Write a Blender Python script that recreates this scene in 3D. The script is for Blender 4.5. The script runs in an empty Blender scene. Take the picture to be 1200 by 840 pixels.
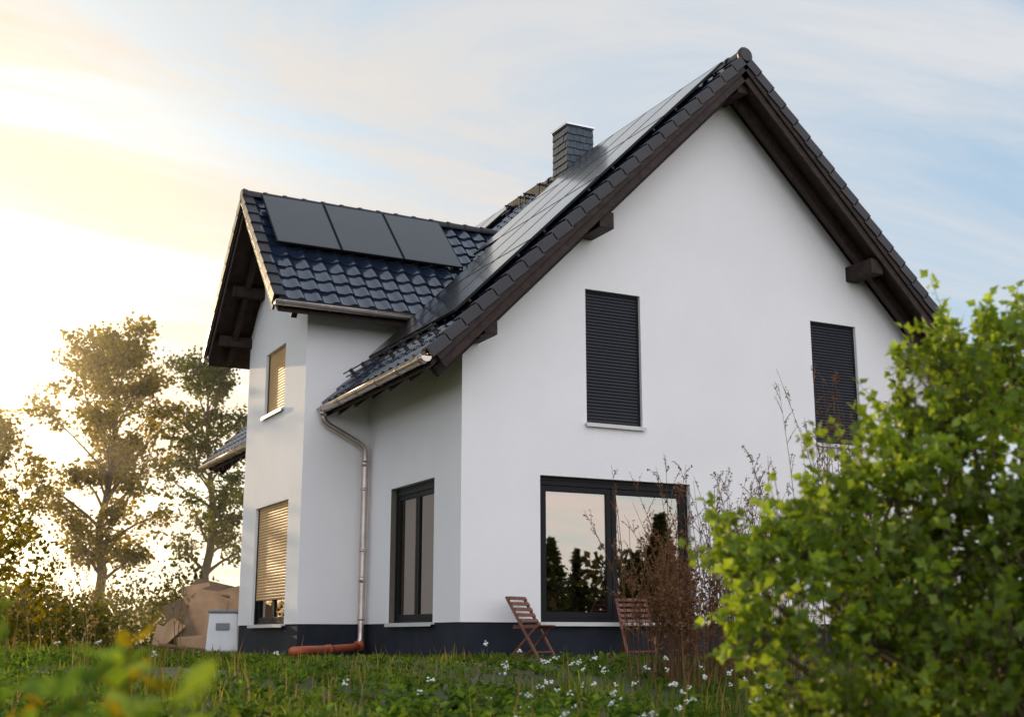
import bpy, math, random
import numpy as np
from mathutils import Vector, Matrix
random.seed(11)
rng = np.random.default_rng(11)
sc = bpy.context.scene
sc.view_settings.view_transform = 'Standard'
sc.view_settings.look = 'None'
sc.view_settings.exposure = 0

# ------------------------------------------------------------------ materials
def new_mat(name):
    m = bpy.data.materials.new(name); m.use_nodes = True
    nt = m.node_tree
    return m, nt, nt.nodes['Principled BSDF'], nt.nodes['Material Output']

def L(nt, a, b): nt.links.new(a, b)

def simple(name, col, rough=0.6, metal=0.0, var=0.15, nscale=6.0, bump=0.0, bscale=60.0, coat=0.0, spec=None, col2=None):
    m, nt, b, o = new_mat(name)
    tc = nt.nodes.new('ShaderNodeTexCoord')
    n = nt.nodes.new('ShaderNodeTexNoise'); n.inputs['Scale'].default_value = nscale
    n.inputs['Detail'].default_value = 4
    L(nt, tc.outputs['Object'], n.inputs['Vector'])
    r = nt.nodes.new('ShaderNodeValToRGB')
    r.color_ramp.elements[0].position = 0.3; r.color_ramp.elements[1].position = 0.7
    c2 = col2 if col2 else tuple(min(1, c*(1+var)) for c in col)
    c1 = tuple(c*(1-var) for c in col) if not col2 else col
    r.color_ramp.elements[0].color = (*c1, 1); r.color_ramp.elements[1].color = (*c2, 1)
    L(nt, n.outputs['Fac'], r.inputs['Fac']); L(nt, r.outputs['Color'], b.inputs['Base Color'])
    b.inputs['Roughness'].default_value = rough; b.inputs['Metallic'].default_value = metal
    b.inputs['Coat Weight'].default_value = coat
    if spec is not None: b.inputs['Specular IOR Level'].default_value = spec
    if bump > 0:
        n2 = nt.nodes.new('ShaderNodeTexNoise'); n2.inputs['Scale'].default_value = bscale; n2.inputs['Detail'].default_value = 3
        L(nt, tc.outputs['Object'], n2.inputs['Vector'])
        bp = nt.nodes.new('ShaderNodeBump'); bp.inputs['Strength'].default_value = bump; bp.inputs['Distance'].default_value = 0.01
        L(nt, n2.outputs['Fac'], bp.inputs['Height']); L(nt, bp.outputs['Normal'], b.inputs['Normal'])
    return m

def leafmat(name, dark, light, trans=0.4, tcol=None, rough=0.5, gloss=False, noise=True):
    m, nt, b, o = new_mat(name)
    if not gloss:
        nt.nodes.remove(b); b = nt.nodes.new('ShaderNodeBsdfDiffuse'); bcol = b.inputs['Color']
    else:
        bcol = b.inputs['Base Color']; b.inputs['Roughness'].default_value = rough; b.inputs['Specular IOR Level'].default_value = .35
    g = nt.nodes.new('ShaderNodeNewGeometry')
    r = nt.nodes.new('ShaderNodeValToRGB')
    r.color_ramp.elements[0].color = (*dark, 1); r.color_ramp.elements[1].color = (*light, 1)
    L(nt, g.outputs['Random Per Island'], r.inputs['Fac'])
    src = r.outputs['Color']
    if noise:
        tc = nt.nodes.new('ShaderNodeTexCoord')
        n = nt.nodes.new('ShaderNodeTexNoise'); n.inputs['Scale'].default_value = 1.7; n.inputs['Detail'].default_value = 0
        L(nt, tc.outputs['Object'], n.inputs['Vector'])
        mp = nt.nodes.new('ShaderNodeMapRange'); mp.inputs[1].default_value = .3; mp.inputs[2].default_value = .7
        mp.inputs[3].default_value = .6; mp.inputs[4].default_value = 1.3
        L(nt, n.outputs['Fac'], mp.inputs[0])
        mx = nt.nodes.new('ShaderNodeVectorMath'); mx.operation = 'SCALE'
        L(nt, src, mx.inputs[0]); L(nt, mp.outputs[0], mx.inputs['Scale']); src = mx.outputs[0]
    L(nt, src, bcol)
    t = nt.nodes.new('ShaderNodeBsdfTranslucent')
    tm = nt.nodes.new('ShaderNodeVectorMath'); tm.operation = 'MULTIPLY'
    tm.inputs[1].default_value = tcol if tcol else (2.0, 1.9, 1.0)
    L(nt, src, tm.inputs[0]); L(nt, tm.outputs[0], t.inputs['Color'])
    ms = nt.nodes.new('ShaderNodeMixShader'); ms.inputs[0].default_value = trans
    L(nt, b.outputs[0], ms.inputs[1]); L(nt, t.outputs[0], ms.inputs[2]); L(nt, ms.outputs[0], o.inputs['Surface'])
    return m

M = {}
M['stucco'] = simple('white_stucco', (.855, .83, .83), .88, var=.03, nscale=.7, bump=.5, bscale=70)
M['plinth'] = simple('plinth_paint', (.014, .018, .027), .75, var=.25, nscale=3, bump=.4, bscale=70, spec=.3)
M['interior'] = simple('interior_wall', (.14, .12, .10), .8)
M['wood'] = simple('dark_stained_wood', (.030, .018, .014), .62, var=.4, nscale=9, bump=.25, bscale=30, spec=.25)
M['frame'] = simple('anthracite_frame', (.007, .007, .008), .5, var=.1, spec=.22)
M['shut_dark'] = simple('anthracite_shutter', (.024, .027, .035), .5, var=.06, nscale=2, spec=.3)
M['shut_beige'] = simple('beige_shutter', (.66, .42, .19), .5, var=.06, nscale=2)
M['sill'] = simple('aluminium_sill', (.62, .6, .58), .4, var=.08)
M['tile'] = simple('glazed_roof_tile', (.012, .020, .040), .20, var=.35, nscale=2.5, coat=.6)
M['vtile'] = simple('verge_tile', (.020, .017, .021), .40, var=.3, nscale=3, bump=.1, bscale=20, spec=.4)
M['zinc'] = simple('zinc_gutter', (.56, .48, .43), .36, metal=.85, var=.15, nscale=5)
M['alu'] = simple('aluminium', (.6, .62, .65), .3, metal=.9, var=.05)
M['steel'] = simple('dark_steel', (.04, .04, .045), .5, metal=.5)
M['slate'] = simple('slate_shingle', (.016, .032, .050), .42, var=.6, nscale=7, bump=.2, bscale=40)
M['brown_wood'] = simple('chair_wood', (.17, .06, .035), .5, var=.3, nscale=12, bump=.2)
M['card'] = simple('cardboard', (.40, .25, .14), .85, var=.22, nscale=4)
M['card2'] = simple('cardboard_dark', (.17, .11, .065), .85, var=.25, nscale=4)
M['white_plastic'] = simple('white_plastic', (.75, .75, .76), .45, var=.04)
M['grey_plastic'] = simple('grey_plastic', (.2, .22, .24), .5, var=.05)
M['clay_pipe'] = simple('orange_pvc_pipe', (.45, .10, .04), .45, var=.1)
M['bark'] = simple('bark', (.06, .042, .03), .9, var=.4, nscale=8, bump=.5, bscale=20)
M['twig'] = simple('twig', (.13, .085, .05), .8, var=.3, nscale=10)
M['curtain'] = simple('curtain', (.30, .27, .25), .9, var=.05)

def glass_mat():
    m, nt, b, o = new_mat('window_glass')
    nt.nodes.remove(b)
    g = nt.nodes.new('ShaderNodeBsdfGlossy'); g.inputs['Roughness'].default_value = .01
    g.inputs['Color'].default_value = (.82, .73, .64, 1)
    t = nt.nodes.new('ShaderNodeBsdfTransparent'); t.inputs['Color'].default_value = (.6, .58, .56, 1)
    tc = nt.nodes.new('ShaderNodeTexCoord'); n = nt.nodes.new('ShaderNodeTexNoise'); n.inputs['Scale'].default_value = .9
    L(nt, tc.outputs['Object'], n.inputs['Vector'])
    bp = nt.nodes.new('ShaderNodeBump'); bp.inputs['Strength'].default_value = .04; bp.inputs['Distance'].default_value = .05
    L(nt, n.outputs['Fac'], bp.inputs['Height']); L(nt, bp.outputs['Normal'], g.inputs['Normal'])
    lw = nt.nodes.new('ShaderNodeLayerWeight'); lw.inputs['Blend'].default_value = .35
    mr = nt.nodes.new('ShaderNodeMapRange'); mr.inputs[3].default_value = .32; mr.inputs[4].default_value = 1.0
    L(nt, lw.outputs['Fresnel'], mr.inputs[0])
    ms = nt.nodes.new('ShaderNodeMixShader'); L(nt, mr.outputs[0], ms.inputs[0])
    L(nt, t.outputs[0], ms.inputs[1]); L(nt, g.outputs[0], ms.inputs[2]); L(nt, ms.outputs[0], o.inputs['Surface'])
    return m
M['glass'] = glass_mat()

def panel_mat():
    m, nt, b, o = new_mat('solar_cells')
    b.inputs['Roughness'].default_value = .22
    b.inputs['Specular IOR Level'].default_value = .5
    b.inputs['Coat Weight'].default_value = .6; b.inputs['Coat Roughness'].default_value = .09
    tc = nt.nodes.new('ShaderNodeTexCoord'); n = nt.nodes.new('ShaderNodeTexNoise'); n.inputs['Scale'].default_value = 3
    L(nt, tc.outputs['Object'], n.inputs['Vector'])
    r = nt.nodes.new('ShaderNodeValToRGB')
    r.color_ramp.elements[0].color = (.008, .006, .008, 1); r.color_ramp.elements[1].color = (.018, .014, .018, 1)
    L(nt, n.outputs['Fac'], r.inputs[0]); L(nt, r.outputs[0], b.inputs['Base Color'])
    return m
M['panel'] = panel_mat()

# ------------------------------------------------------------------ geometry accumulators
def link(o, parent=None):
    sc.collection.objects.link(o)
    if parent: o.parent = parent
    return o

def empty(name, loc=(0, 0, 0), rz=0):
    e = bpy.data.objects.new(name, None); e.location = loc; e.rotation_euler = (0, 0, rz)
    e.empty_display_size = .3
    return link(e)

class Geo:
    def __init__(s): s.v = []; s.f = []
    def poly(s, pts):
        b = len(s.v); s.v += [tuple(p) for p in pts]; s.f.append(tuple(range(b, b+len(pts))))
    def hexa(s, p):
        b = len(s.v); s.v += [tuple(q) for q in p]
        for f in ((0,3,2,1),(4,5,6,7),(0,1,5,4),(1,2,6,5),(2,3,7,6),(3,0,4,7)):
            s.f.append(tuple(b+i for i in f))
    def box(s, x0, x1, y0, y1, z0, z1):
        s.hexa([(x0,y0,z0),(x1,y0,z0),(x1,y1,z0),(x0,y1,z0),(x0,y0,z1),(x1,y0,z1),(x1,y1,z1),(x0,y1,z1)])
    def obox(s, o, a, b, c, ra, rb, rc):
        o = Vector(o); a = Vector(a); b = Vector(b); c = Vector(c)
        P = lambda i, j, k: o + a*ra[i] + b*rb[j] + c*rc[k]
        s.hexa([P(0,0,0),P(1,0,0),P(1,1,0),P(0,1,0),P(0,0,1),P(1,0,1),P(1,1,1),P(0,1,1)])
    def beam(s, p, q, w, h, up=(0,0,1)):
        p = Vector(p); q = Vector(q); d = (q-p); ln = d.length; d.normalize()
        a = d.cross(Vector(up)); a.normalize(); c = a.cross(d)
        s.obox(p, a, d, c, (-w/2, w/2), (0, ln), (-h/2, h/2))
    def tube(s, pts, rad, n=8, cap=True):
        pts = [Vector(p) for p in pts]
        if not hasattr(rad, '__len__'): rad = [rad]*len(pts)
        b = len(s.v); prev = None
        for i, p in enumerate(pts):
            if i == 0: d = pts[1]-pts[0]
            elif i == len(pts)-1: d = pts[-1]-pts[-2]
            else: d = pts[i+1]-pts[i-1]
            if d.length < 1e-9: d = Vector((0,0,1))
            d.normalize()
            if prev is None:
                a = d.cross(Vector((0,0,1)) if abs(d.z) < .9 else Vector((1,0,0)))
            else:
                a = prev - d*prev.dot(d)
                if a.length < 1e-6: a = d.cross(Vector((.3,.5,.8)))
            a.normalize(); prev = a; c = d.cross(a)
            for k in range(n):
                t = 2*math.pi*k/n
                s.v.append(tuple(p + (a*math.cos(t)+c*math.sin(t))*rad[i]))
        for i in range(len(pts)-1):
            for k in range(n):
                k2 = (k+1) % n
                s.f.append((b+i*n+k, b+i*n+k2, b+(i+1)*n+k2, b+(i+1)*n+k))
        if cap:
            s.f.append(tuple(b+k for k in range(n))[::-1])
            s.f.append(tuple(b+(len(pts)-1)*n+k for k in range(n)))
    def obj(s, name, mat, parent=None, smooth=False, bevel=0):
        me = bpy.data.meshes.new(name); me.from_pydata(s.v, [], s.f); me.update()
        me.materials.append(mat)
        if smooth: me.polygons.foreach_set('use_smooth', [True]*len(me.polygons))
        o = link(bpy.data.objects.new(name, me), parent)
        if bevel:
            b = o.modifiers.new('b', 'BEVEL'); b.width = bevel; b.segments = 2; b.limit_method = 'ANGLE'
        return o

def fast(name, V, F, mat, parent=None, smooth=False):
    me = bpy.data.meshes.new(name); V = np.asarray(V, dtype=np.float32); F = np.asarray(F, dtype=np.int32)
    me.vertices.add(len(V)); me.vertices.foreach_set('co', V.ravel())
    me.loops.add(F.size); me.loops.foreach_set('vertex_index', F.ravel())
    me.polygons.add(len(F)); me.polygons.foreach_set('loop_start', np.arange(0, F.size, F.shape[1], dtype=np.int32))
    me.update(calc_edges=True); me.validate()
    me.materials.append(mat)
    if smooth: me.polygons.foreach_set('use_smooth', [True]*len(me.polygons))
    return link(bpy.data.objects.new(name, me), parent)

def nrm(a): return a/np.maximum(np.linalg.norm(a, axis=-1, keepdims=True), 1e-9)

T6 = np.array([[0,0,0],[-.34,.28,.08],[-.30,.68,.10],[0,1,-.06],[.30,.68,.10],[.34,.28,.08]])
TL = np.array([[0,0,0],[-.50,.42,.10],[-.24,.62,.06],[0,1,-.08],[.24,.62,.06],[.50,.42,.10]])
F6 = np.array([[0,3,2,1],[0,5,4,3]])
T4 = np.array([[0,0,0],[-.38,.5,.1],[0,1,0],[.38,.5,.1]])
F4 = np.array([[0,2,1],[0,3,2]])
def leaves_geo(P, D, S, T=T4, F=F4, upbias=.8, asp=1.0):
    n = len(P); D = nrm(D)
    N = rng.normal(size=(n,3)); N[:,2] += upbias; N = nrm(N)
    side = nrm(np.cross(D, N)); up = np.cross(side, D)
    S = np.asarray(S).reshape(n,1,1)
    V = P[:,None,:] + S*(T[None,:,0:1]*asp*side[:,None,:] + T[None,:,1:2]*D[:,None,:] + T[None,:,2:3]*up[:,None,:])
    FF = (F[None,:,:] + (np.arange(n)*len(T))[:,None,None])
    return V.reshape(-1,3), FF.reshape(-1, F.shape[1])

# ------------------------------------------------------------------ ground
def gz(x, y):
    x = np.asarray(x, float); y = np.asarray(y, float)
    t = np.clip((-y-.6)/9.0, 0, 1); t = t*t*(3-2*t)
    g = -.54*t
    amp = np.clip(np.hypot(x-2, y-4)/12, 0, 1)
    g = g + amp*(.05*np.sin(x*.7+1.3)*np.cos(y*.55) + .03*np.sin(x*1.9+y*1.3))
    return g - .06

k = 5.2; uu = np.linspace(-1, 1, 190)
gx = 600*np.sinh(k*uu)/np.sinh(k)
XX, YY = np.meshgrid(gx-3, gx-5); ZZ = gz(XX, YY)
n = len(gx); I = np.arange(n*n).reshape(n, n)
FF = np.stack([I[:-1,:-1], I[:-1,1:], I[1:,1:], I[1:,:-1]], -1).reshape(-1, 4)
mg = simple('meadow_soil', (.035, .05, .015), .95, nscale=1.3, col2=(.085, .085, .035), bump=.8, bscale=14)
fast('ground', np.stack([XX, YY, ZZ], -1).reshape(-1, 3), FF, mg, smooth=True)

# ------------------------------------------------------------------ house
H = empty('detached_house')
W, D1, P, D2, LEN = 9.5, 3.72, 1.16, 7.32, 11.4
YC = (D1+D2)/2
XR = W/2
PL = .44
ROOF0 = 4.85
CR, CS = 8.10, 1.045
TH = .34

def prism(name, prof, axis, a0, a1):
    g = Geo(); n = len(prof)
    if axis == 'y': f = lambda p, a: (p[0], a, p[1])
    else: f = lambda p, a: (a, p[0], p[1])
    g.v = [f(p, a0) for p in prof] + [f(p, a1) for p in prof]
    g.f = [tuple(range(n)), tuple(range(2*n-1, n-1, -1))]
    for i in range(n):
        j = (i+1) % n; g.f.append((i, i+n, j+n, j))
    o = g.obj(name, M['stucco'], H)
    import bmesh
    bm = bmesh.new(); bm.from_mesh(o.data); bmesh.ops.recalc_face_normals(bm, faces=bm.faces); bm.to_mesh(o.data); bm.free()
    return o

def cut(o, boxes, interior_test):
    cs = []
    for b in boxes:
        g = Geo(); g.box(*b); c = g.obj('cutter', M['stucco']); cs.append(c)
        m = o.modifiers.new('c', 'BOOLEAN'); m.operation = 'DIFFERENCE'; m.object = c; m.solver = 'EXACT'
    dg = bpy.context.evaluated_depsgraph_get()
    me = bpy.data.meshes.new_from_object(o.evaluated_get(dg))
    o.modifiers.clear(); o.data = me
    for c in cs: bpy.data.objects.remove(c)
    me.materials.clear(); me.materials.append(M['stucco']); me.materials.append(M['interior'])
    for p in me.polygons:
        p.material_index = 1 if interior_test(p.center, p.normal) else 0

BW = (1.26, 3.89, PL, 2.54)
SW = (.95, 2.68, PL, 2.54)
U1 = (2.06, 3.05, 3.36, 5.45); U2 = (6.45, 7.44, 3.36, 5.45)
PG = (4.42, 6.42, PL, 2.50); PU = (4.93, 6.15, 4.13, 5.30)
main = prism('main_walls', [(0, PL), (W, PL), (W, ROOF0-TH), (XR, ROOF0-TH+XR), (0, ROOF0-TH)], 'y', 0, LEN)
R1, R2 = .17, .17
boxes = [(BW[0], BW[1], -.5, R1, BW[2], BW[3]), (BW[0]-.1, BW[1]+1.5, R1-.001, 3.0, BW[2]-.0+.02, BW[3]+.15),
         (U1[0], U1[1], -.5, R1, U1[2], U1[3]), (U2[0], U2[1], -.5, R1, U2[2], U2[3]),
         (-.5, R1, SW[0], SW[1], SW[2], SW[3]), (R1-.001, 1.05, SW[0]-.1, SW[1]+.1, SW[2]+.02, SW[3]+.1)]
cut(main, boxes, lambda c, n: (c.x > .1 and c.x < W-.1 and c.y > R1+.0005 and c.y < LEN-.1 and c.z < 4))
cross = prism('bay_walls', [(D1, PL), (D2, PL), (D2, CR-CS*(D2-YC)-TH*1.05), (YC, CR-TH*1.05), (D1, CR-CS*(YC-D1)-TH*1.05)], 'x', -P, 2.0)
boxes = [(-P-.5, -P+R2, PG[0], PG[1], PG[2], PG[3]), (-P-.5, -P+R2, PU[0], PU[1], PU[2], PU[3]),
         (-P+R2-.001, .0, PG[0]-.1, PG[1]+.1, PG[2]+.02, PG[3]+.1)]
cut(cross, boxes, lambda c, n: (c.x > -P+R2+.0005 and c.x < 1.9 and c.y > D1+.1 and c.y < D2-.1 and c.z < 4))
g = Geo(); g.box(.02, W-.02, .02, LEN-.02, -.5, PL+.001); g.box(-P+.02, 1.0, D1+.02, D2-.02, -.5, PL+.002)
g.obj('plinth', M['plinth'], H)

def frameF(face, off):
    if face == 'front': return lambda u, v, w: (u, off-w, v)
    return lambda u, v, w: (off-w, u, v)
def wbox(g, f, u0, u1, v0, v1, w0, w1):
    a = f(u0, v0, w0); b = f(u1, v1, w1)
    g.box(min(a[0],b[0]), max(a[0],b[0]), min(a[1],b[1]), max(a[1],b[1]), min(a[2],b[2]), max(a[2],b[2]))
def ring(g, f, u0, u1, v0, v1, t, w0, w1):
    wbox(g, f, u0, u1, v0, v0+t, w0, w1); wbox(g, f, u0, u1, v1-t, v1, w0, w1)
    wbox(g, f, u0, u0+t, v0+t, v1-t, w0, w1); wbox(g, f, u1-t, u1, v0+t, v1-t, w0, w1)

fr = Geo(); gl = Geo(); sill = Geo(); sd = Geo(); sb = Geo(); cur = Geo()
def window(f, u0, u1, v0, v1, panes=2, split=None, rail=.07):
    ring(fr, f, u0, u1, v0, v1, .06, -.165, -.09)
    wbox(fr, f, u0+.06, u1-.06, v1-.13, v1-.06, -.15, -.085)
    us = [u0+.06, u1-.06] if panes == 1 else [u0+.06, split if split else (u0+u1)/2, u1-.06]
    for a, b in zip(us[:-1], us[1:]):
        a2 = a+.004; b2 = b-.004
        ring(fr, f, a2, b2, v0+.062, v1-.132, rail, -.155, -.10)
        wbox(gl, f, a2+rail-.005, b2-rail+.005, v0+.062+rail-.005, v1-.132-rail+.005, -.135, -.125)
def sillf(f, u0, u1, v0):
    wbox(sill, f, u0-.03, u1+.03, v0-.025, v0+.006, -.10, .06)
    wbox(sill, f, u0-.03, u1+.03, v0-.05, v0-.0251, .045, .06)
def shutter(g, f, u0, u1, v0, v1, w=-.07, pitch=.05):
    n = int(round((v1-v0)/pitch)); pitch = (v1-v0)/n
    prof = [(0,-.012),(.12,0),(.35,.007),(.65,.007),(.9,0),(1,-.012)]
    for i in range(n):
        for (a, wa), (b, wb) in zip(prof[:-1], prof[1:]):
            g.poly([f(u0, v0+(i+a)*pitch, w+wa), f(u1, v0+(i+a)*pitch, w+wa), f(u1, v0+(i+b)*pitch, w+wb), f(u0, v0+(i+b)*pitch, w+wb)])
FF_ = frameF('front', 0); FS = frameF('side', 0); FP = frameF('side', -P)
window(FF_, *BW, panes=2, split=2.52, rail=.085); sillf(FF_, *BW[:3])
window(FS, *SW, panes=2, rail=.07); sillf(FS, *SW[:3])
for U in (U1, U2):
    shutter(sd, FF_, U[0]+.03, U[1]-.03, U[2]+.03, U[3]-.0)
    wbox(fr, FF_, U[0], U[0]+.035, U[2], U[3], -.13, -.055); wbox(fr, FF_, U[1]-.035, U[1], U[2], U[3], -.13, -.055)
    wbox(fr, FF_, U[0]+.035, U[1]-.035, U[2], U[2]+.035, -.13, -.056)
    wbox(fr, FF_, U[0]+.035, U[1]-.035, U[3]-.03, U[3], -.13, -.054)
    sillf(FF_, U[0], U[1], U[2])
window(FP, *PG, panes=2, rail=.07); sillf(FP, *PG[:3])
shutter(sb, FP, PG[0]+.03, PG[1]-.03, .86, PG[3])
wbox(fr, FP, PG[0], PG[0]+.035, PG[2]+.001, PG[3], -.085, -.05); wbox(fr, FP, PG[1]-.035, PG[1], PG[2]+.001, PG[3], -.085, -.05)
shutter(sb, FP, PU[0]+.03, PU[1]-.03, PU[2]+.05, PU[3])
wbox(fr, FP, PU[0], PU[0]+.035, PU[2], PU[3], -.13, -.05); wbox(fr, FP, PU[1]-.035, PU[1], PU[2], PU[3], -.13, -.05)
sillf(FP, PU[0], PU[1], PU[2])
m0 = 60
for i in range(m0):
    a = SW[0]+.1+(1.5)*i/m0; b = SW[0]+.1+1.5*(i+1)/m0
    xa = .42+.03*math.sin(i*.9); xb = .42+.03*math.sin((i+1)*.9)
    cur.poly([(xa, a, PL+.05), (xb, b, PL+.05), (xb, b, 2.5), (xa, a, 2.5)])
fr.obj('window_frames', M['frame'], H, bevel=.004); gl.obj('window_glass', M['glass'], H)
sill.obj('window_sills', M['sill'], H); sd.obj('dark_roller_shutters', M['shut_dark'], H, smooth=True)
sb.obj('beige_roller_shutters', M['shut_beige'], H, smooth=True); cur.obj('curtain', M['curtain'], H, smooth=True)
g = Geo(); g.box(2.2, 3.6, 2.2, 2.9, .46, .88); g.box(2.2, 2.35, 2.0, 2.9, .46, 1.05); g.box(3.45, 3.6, 2.0, 2.9, .46, 1.05); g.box(2.2, 3.6, 2.75, 2.95, .88, 1.25)
g.obj('sofa', M['curtain'], H, bevel=.03)

# roof ----------------------------------------------------------
OV, EV = .72, .80
def tile_slope(name, o, u, v, width, length, pu=.30, pv=.345):
    o = np.array(o, float); u = np.array(u, float); v = np.array(v, float); v = v/np.linalg.norm(v)
    nn = np.cross(u, v); nn = nn*(1 if nn[2] > 0 else -1)
    nc = int(round(width/pu)); pu = width/nc; nr = int(round(length/pv)); pv = length/nr
    sp = 10; us = np.arange(nc*sp+1)/sp
    ph = us % 1.0
    prof = .042*np.power(.5+.5*np.cos(2*np.pi*(ph-.25)), 1.3) + .008*np.cos(2*np.pi*(ph-.75))**2
    V = []; F = []; b = 0; m = len(us)
    for j in range(nr):
        jit = np.repeat(rng.normal(0, .003, nc+1), sp)[:m]
        rows = [(j*pv-.02, -.01+prof*.6), (j*pv-.02, .045+prof+jit), (j*pv+pv*.5, .032+prof+jit), ((j+1)*pv, .012+prof+jit)]
        for s, h in rows:
            V.append(o[None]+u[None]*(us*pu)[:,None]+v[None]*s+nn[None]*h[:,None])
        for r in range(3):
            i0 = b+r*m+np.arange(m-1)
            F.append(np.stack([i0, i0+1, i0+1+m, i0+m], -1))
        b += 4*m
    o_ = fast(name, np.concatenate(V), np.concatenate(F), M['tile'], H, smooth=True)
    mod = o_.modifiers.new('es', 'EDGE_SPLIT'); mod.split_angle = math.radians(50)
    return o_
s2 = math.sqrt(2)
Y0, Y1 = -OV, LEN+OV
SL = (XR+EV)*s2
tile_slope('roof_tiles_west', (-EV, Y0+.05, ROOF0-EV-.05), (0,1,0), (1,0,1), Y1-Y0-.1, SL)
tile_slope('roof_tiles_east', (W+EV, Y0+.05, ROOF0-EV-.05), (0,1,0), (-1,0,1), Y1-Y0-.1, SL)
CE = 2.37; XO = -P-.74
csl = CE*math.hypot(1, CS)
tile_slope('bay_roof_tiles_south', (XO+.05, YC-CE, CR-CS*CE-.05), (1,0,0), (0,1,CS), 3.3-XO, csl)
tile_slope('bay_roof_tiles_north', (XO+.05, YC+CE, CR-CS*CE-.05), (1,0,0), (0,-1,CS), 3.3-XO, csl)
dk = Geo()
for sx in (-1, 1):
    xe = XR + sx*(XR+EV-.03); ze = ROOF0-EV+.03-.06
    zr = ROOF0+XR-.06; t = TH-.07
    dk.hexa([(xe,Y0+.06,ze-t*.75),(XR,Y0+.06,zr-t),(XR,Y1-.06,zr-t),(xe,Y1-.06,ze-t*.75),
             (xe,Y0+.06,ze),(XR,Y0+.06,zr),(XR,Y1-.06,zr),(xe,Y1-.06,ze)])
for sy in (-1, 1):
    ye = YC+sy*(CE-.03); ze = CR-CS*(CE-.03)-.06; zr = CR-.06; t = TH-.05
    dk.hexa([(XO+.06,ye,ze-t*.75),(XO+.06,YC,zr-t),(3.1,YC,zr-t),(.8,ye,ze-t*.75),
             (XO+.06,ye,ze),(XO+.06,YC,zr),(3.1,YC,zr),(.8,ye,ze)])
dk.obj('roof_deck', M['wood'], H)
bb = Geo()
def rake(g, foot, ridge, out, w, h, drop, inset):
    foot = Vector(foot); ridge = Vector(ridge); d = (ridge-foot); ln = d.length; d.normalize(); out = Vector(out)
    nn = out.cross(d); nn = nn if nn.z > 0 else -nn
    g.obox(foot, out, d, nn, (-inset-w, -inset), (0, ln), (-drop-h, -drop))
for yv, out in ((Y0, (0,-1,0)), (Y1, (0,1,0))):
    for sx in (-1, 1):
        foot = (XR+sx*(XR+EV-.01), yv, ROOF0-EV); ridge = (XR, yv, ROOF0+XR)
        rake(bb, foot, ridge, out, .035, .27, .045, .02)
        rake(bb, foot, ridge, out, .03, .15, .046, -.015)
        rake(bb, foot, ridge, out, .12, .16, .24, .36)
for sy in (-1, 1):
    foot = (XO, YC+sy*(CE-.01), CR-CS*CE); ridge = (XO, YC, CR)
    rake(bb, foot, ridge, (-1,0,0), .035, .23, .045, .02)
    rake(bb, foot, ridge, (-1,0,0), .03, .12, .046, -.015)
    rake(bb, foot, ridge, (-1,0,0), .10, .14, .24, .36)
def pz(x): return ROOF0-TH-.20+min(x, W-x)
for x in (2.08, W-2.08): bb.box(x-.125, x+.125, -.64, .1, pz(x)-.15, pz(x)+.11)
for x in (.16, W-.16): bb.box(x-.10, x+.10, -.62, -.01, pz(x)-.08, pz(x)+.14)
bb.box(XR-.1, XR+.1, -.62, .1, ROOF0+XR-TH-.28, ROOF0+XR-TH-.03)
for y in (D1+.02, D2-.02): 
    zz = CR-CS*(YC-D1)-TH-.12
    bb.box(-P-.62, -P+.05, y-.08, y+.08, zz-.1, zz+.1)
bb.box(-P-.62, -P+.05, YC-.09, YC+.09, CR-TH-.30, CR-TH-.06)
for y in (YC-1.0, YC+1.0):
    zz = CR-CS*1.0-TH-.17
    bb.box(-P-.60, -P+.05, y-.08, y+.08, zz-.1, zz+.1)
for y in np.arange(.2, LEN, .75):
    if y < D1-.1 or y > D2+.1:
        bb.hexa([(-EV+.05,y-.04,ROOF0-EV-.30),(.02,y-.04,ROOF0-TH-.13),(.02,y+.04,ROOF0-TH-.13),(-EV+.05,y+.04,ROOF0-EV-.30),
                 (-EV+.05,y-.04,ROOF0-EV-.20),(.02,y-.04,ROOF0-TH+.05),(.02,y+.04,ROOF0-TH+.05),(-EV+.05,y+.04,ROOF0-EV-.20)])
bb.obj('barge_boards_and_purlins', M['wood'], H, bevel=.008)
vt = Geo()
def verge(g, foot, ridge, out, pv=.345):
    foot = Vector(foot); ridge = Vector(ridge); d = ridge-foot; ln = d.length; d.normalize(); out = Vector(out)
    nn = out.cross(d); nn = nn if nn.z > 0 else -nn
    nr = int(round(ln/pv)); pv = ln/nr
    for j in range(nr):
        o = foot+d*(j*pv-.03)+nn*random.uniform(-.004, .004); L_ = pv+.03
        tilt = (nn*(-.03/ L_)+d).normalized(); n2 = out.cross(tilt); n2 = n2 if n2.z > 0 else -n2
        g.obox(o, out, tilt, n2, (.012, .04), (0, L_), (-.07, .092))
        g.obox(o, out, tilt, n2, (-.16, .0119), (0, L_), (.068, .094))
for yv, out in ((Y0, (0,-1,0)), (Y1, (0,1,0))):
    for sx in (-1, 1):
        verge(vt, (XR+sx*(XR+EV), yv, ROOF0-EV-.04), (XR, yv, ROOF0+XR-.04), out)
for sy in (-1, 1):
    verge(vt, (XO, YC+sy*CE, CR-CS*CE-.04), (XO, YC, CR-.04), (-1,0,0))
vt.obj('verge_tiles', M['vtile'], H, bevel=.006)
rc = Geo()
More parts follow.
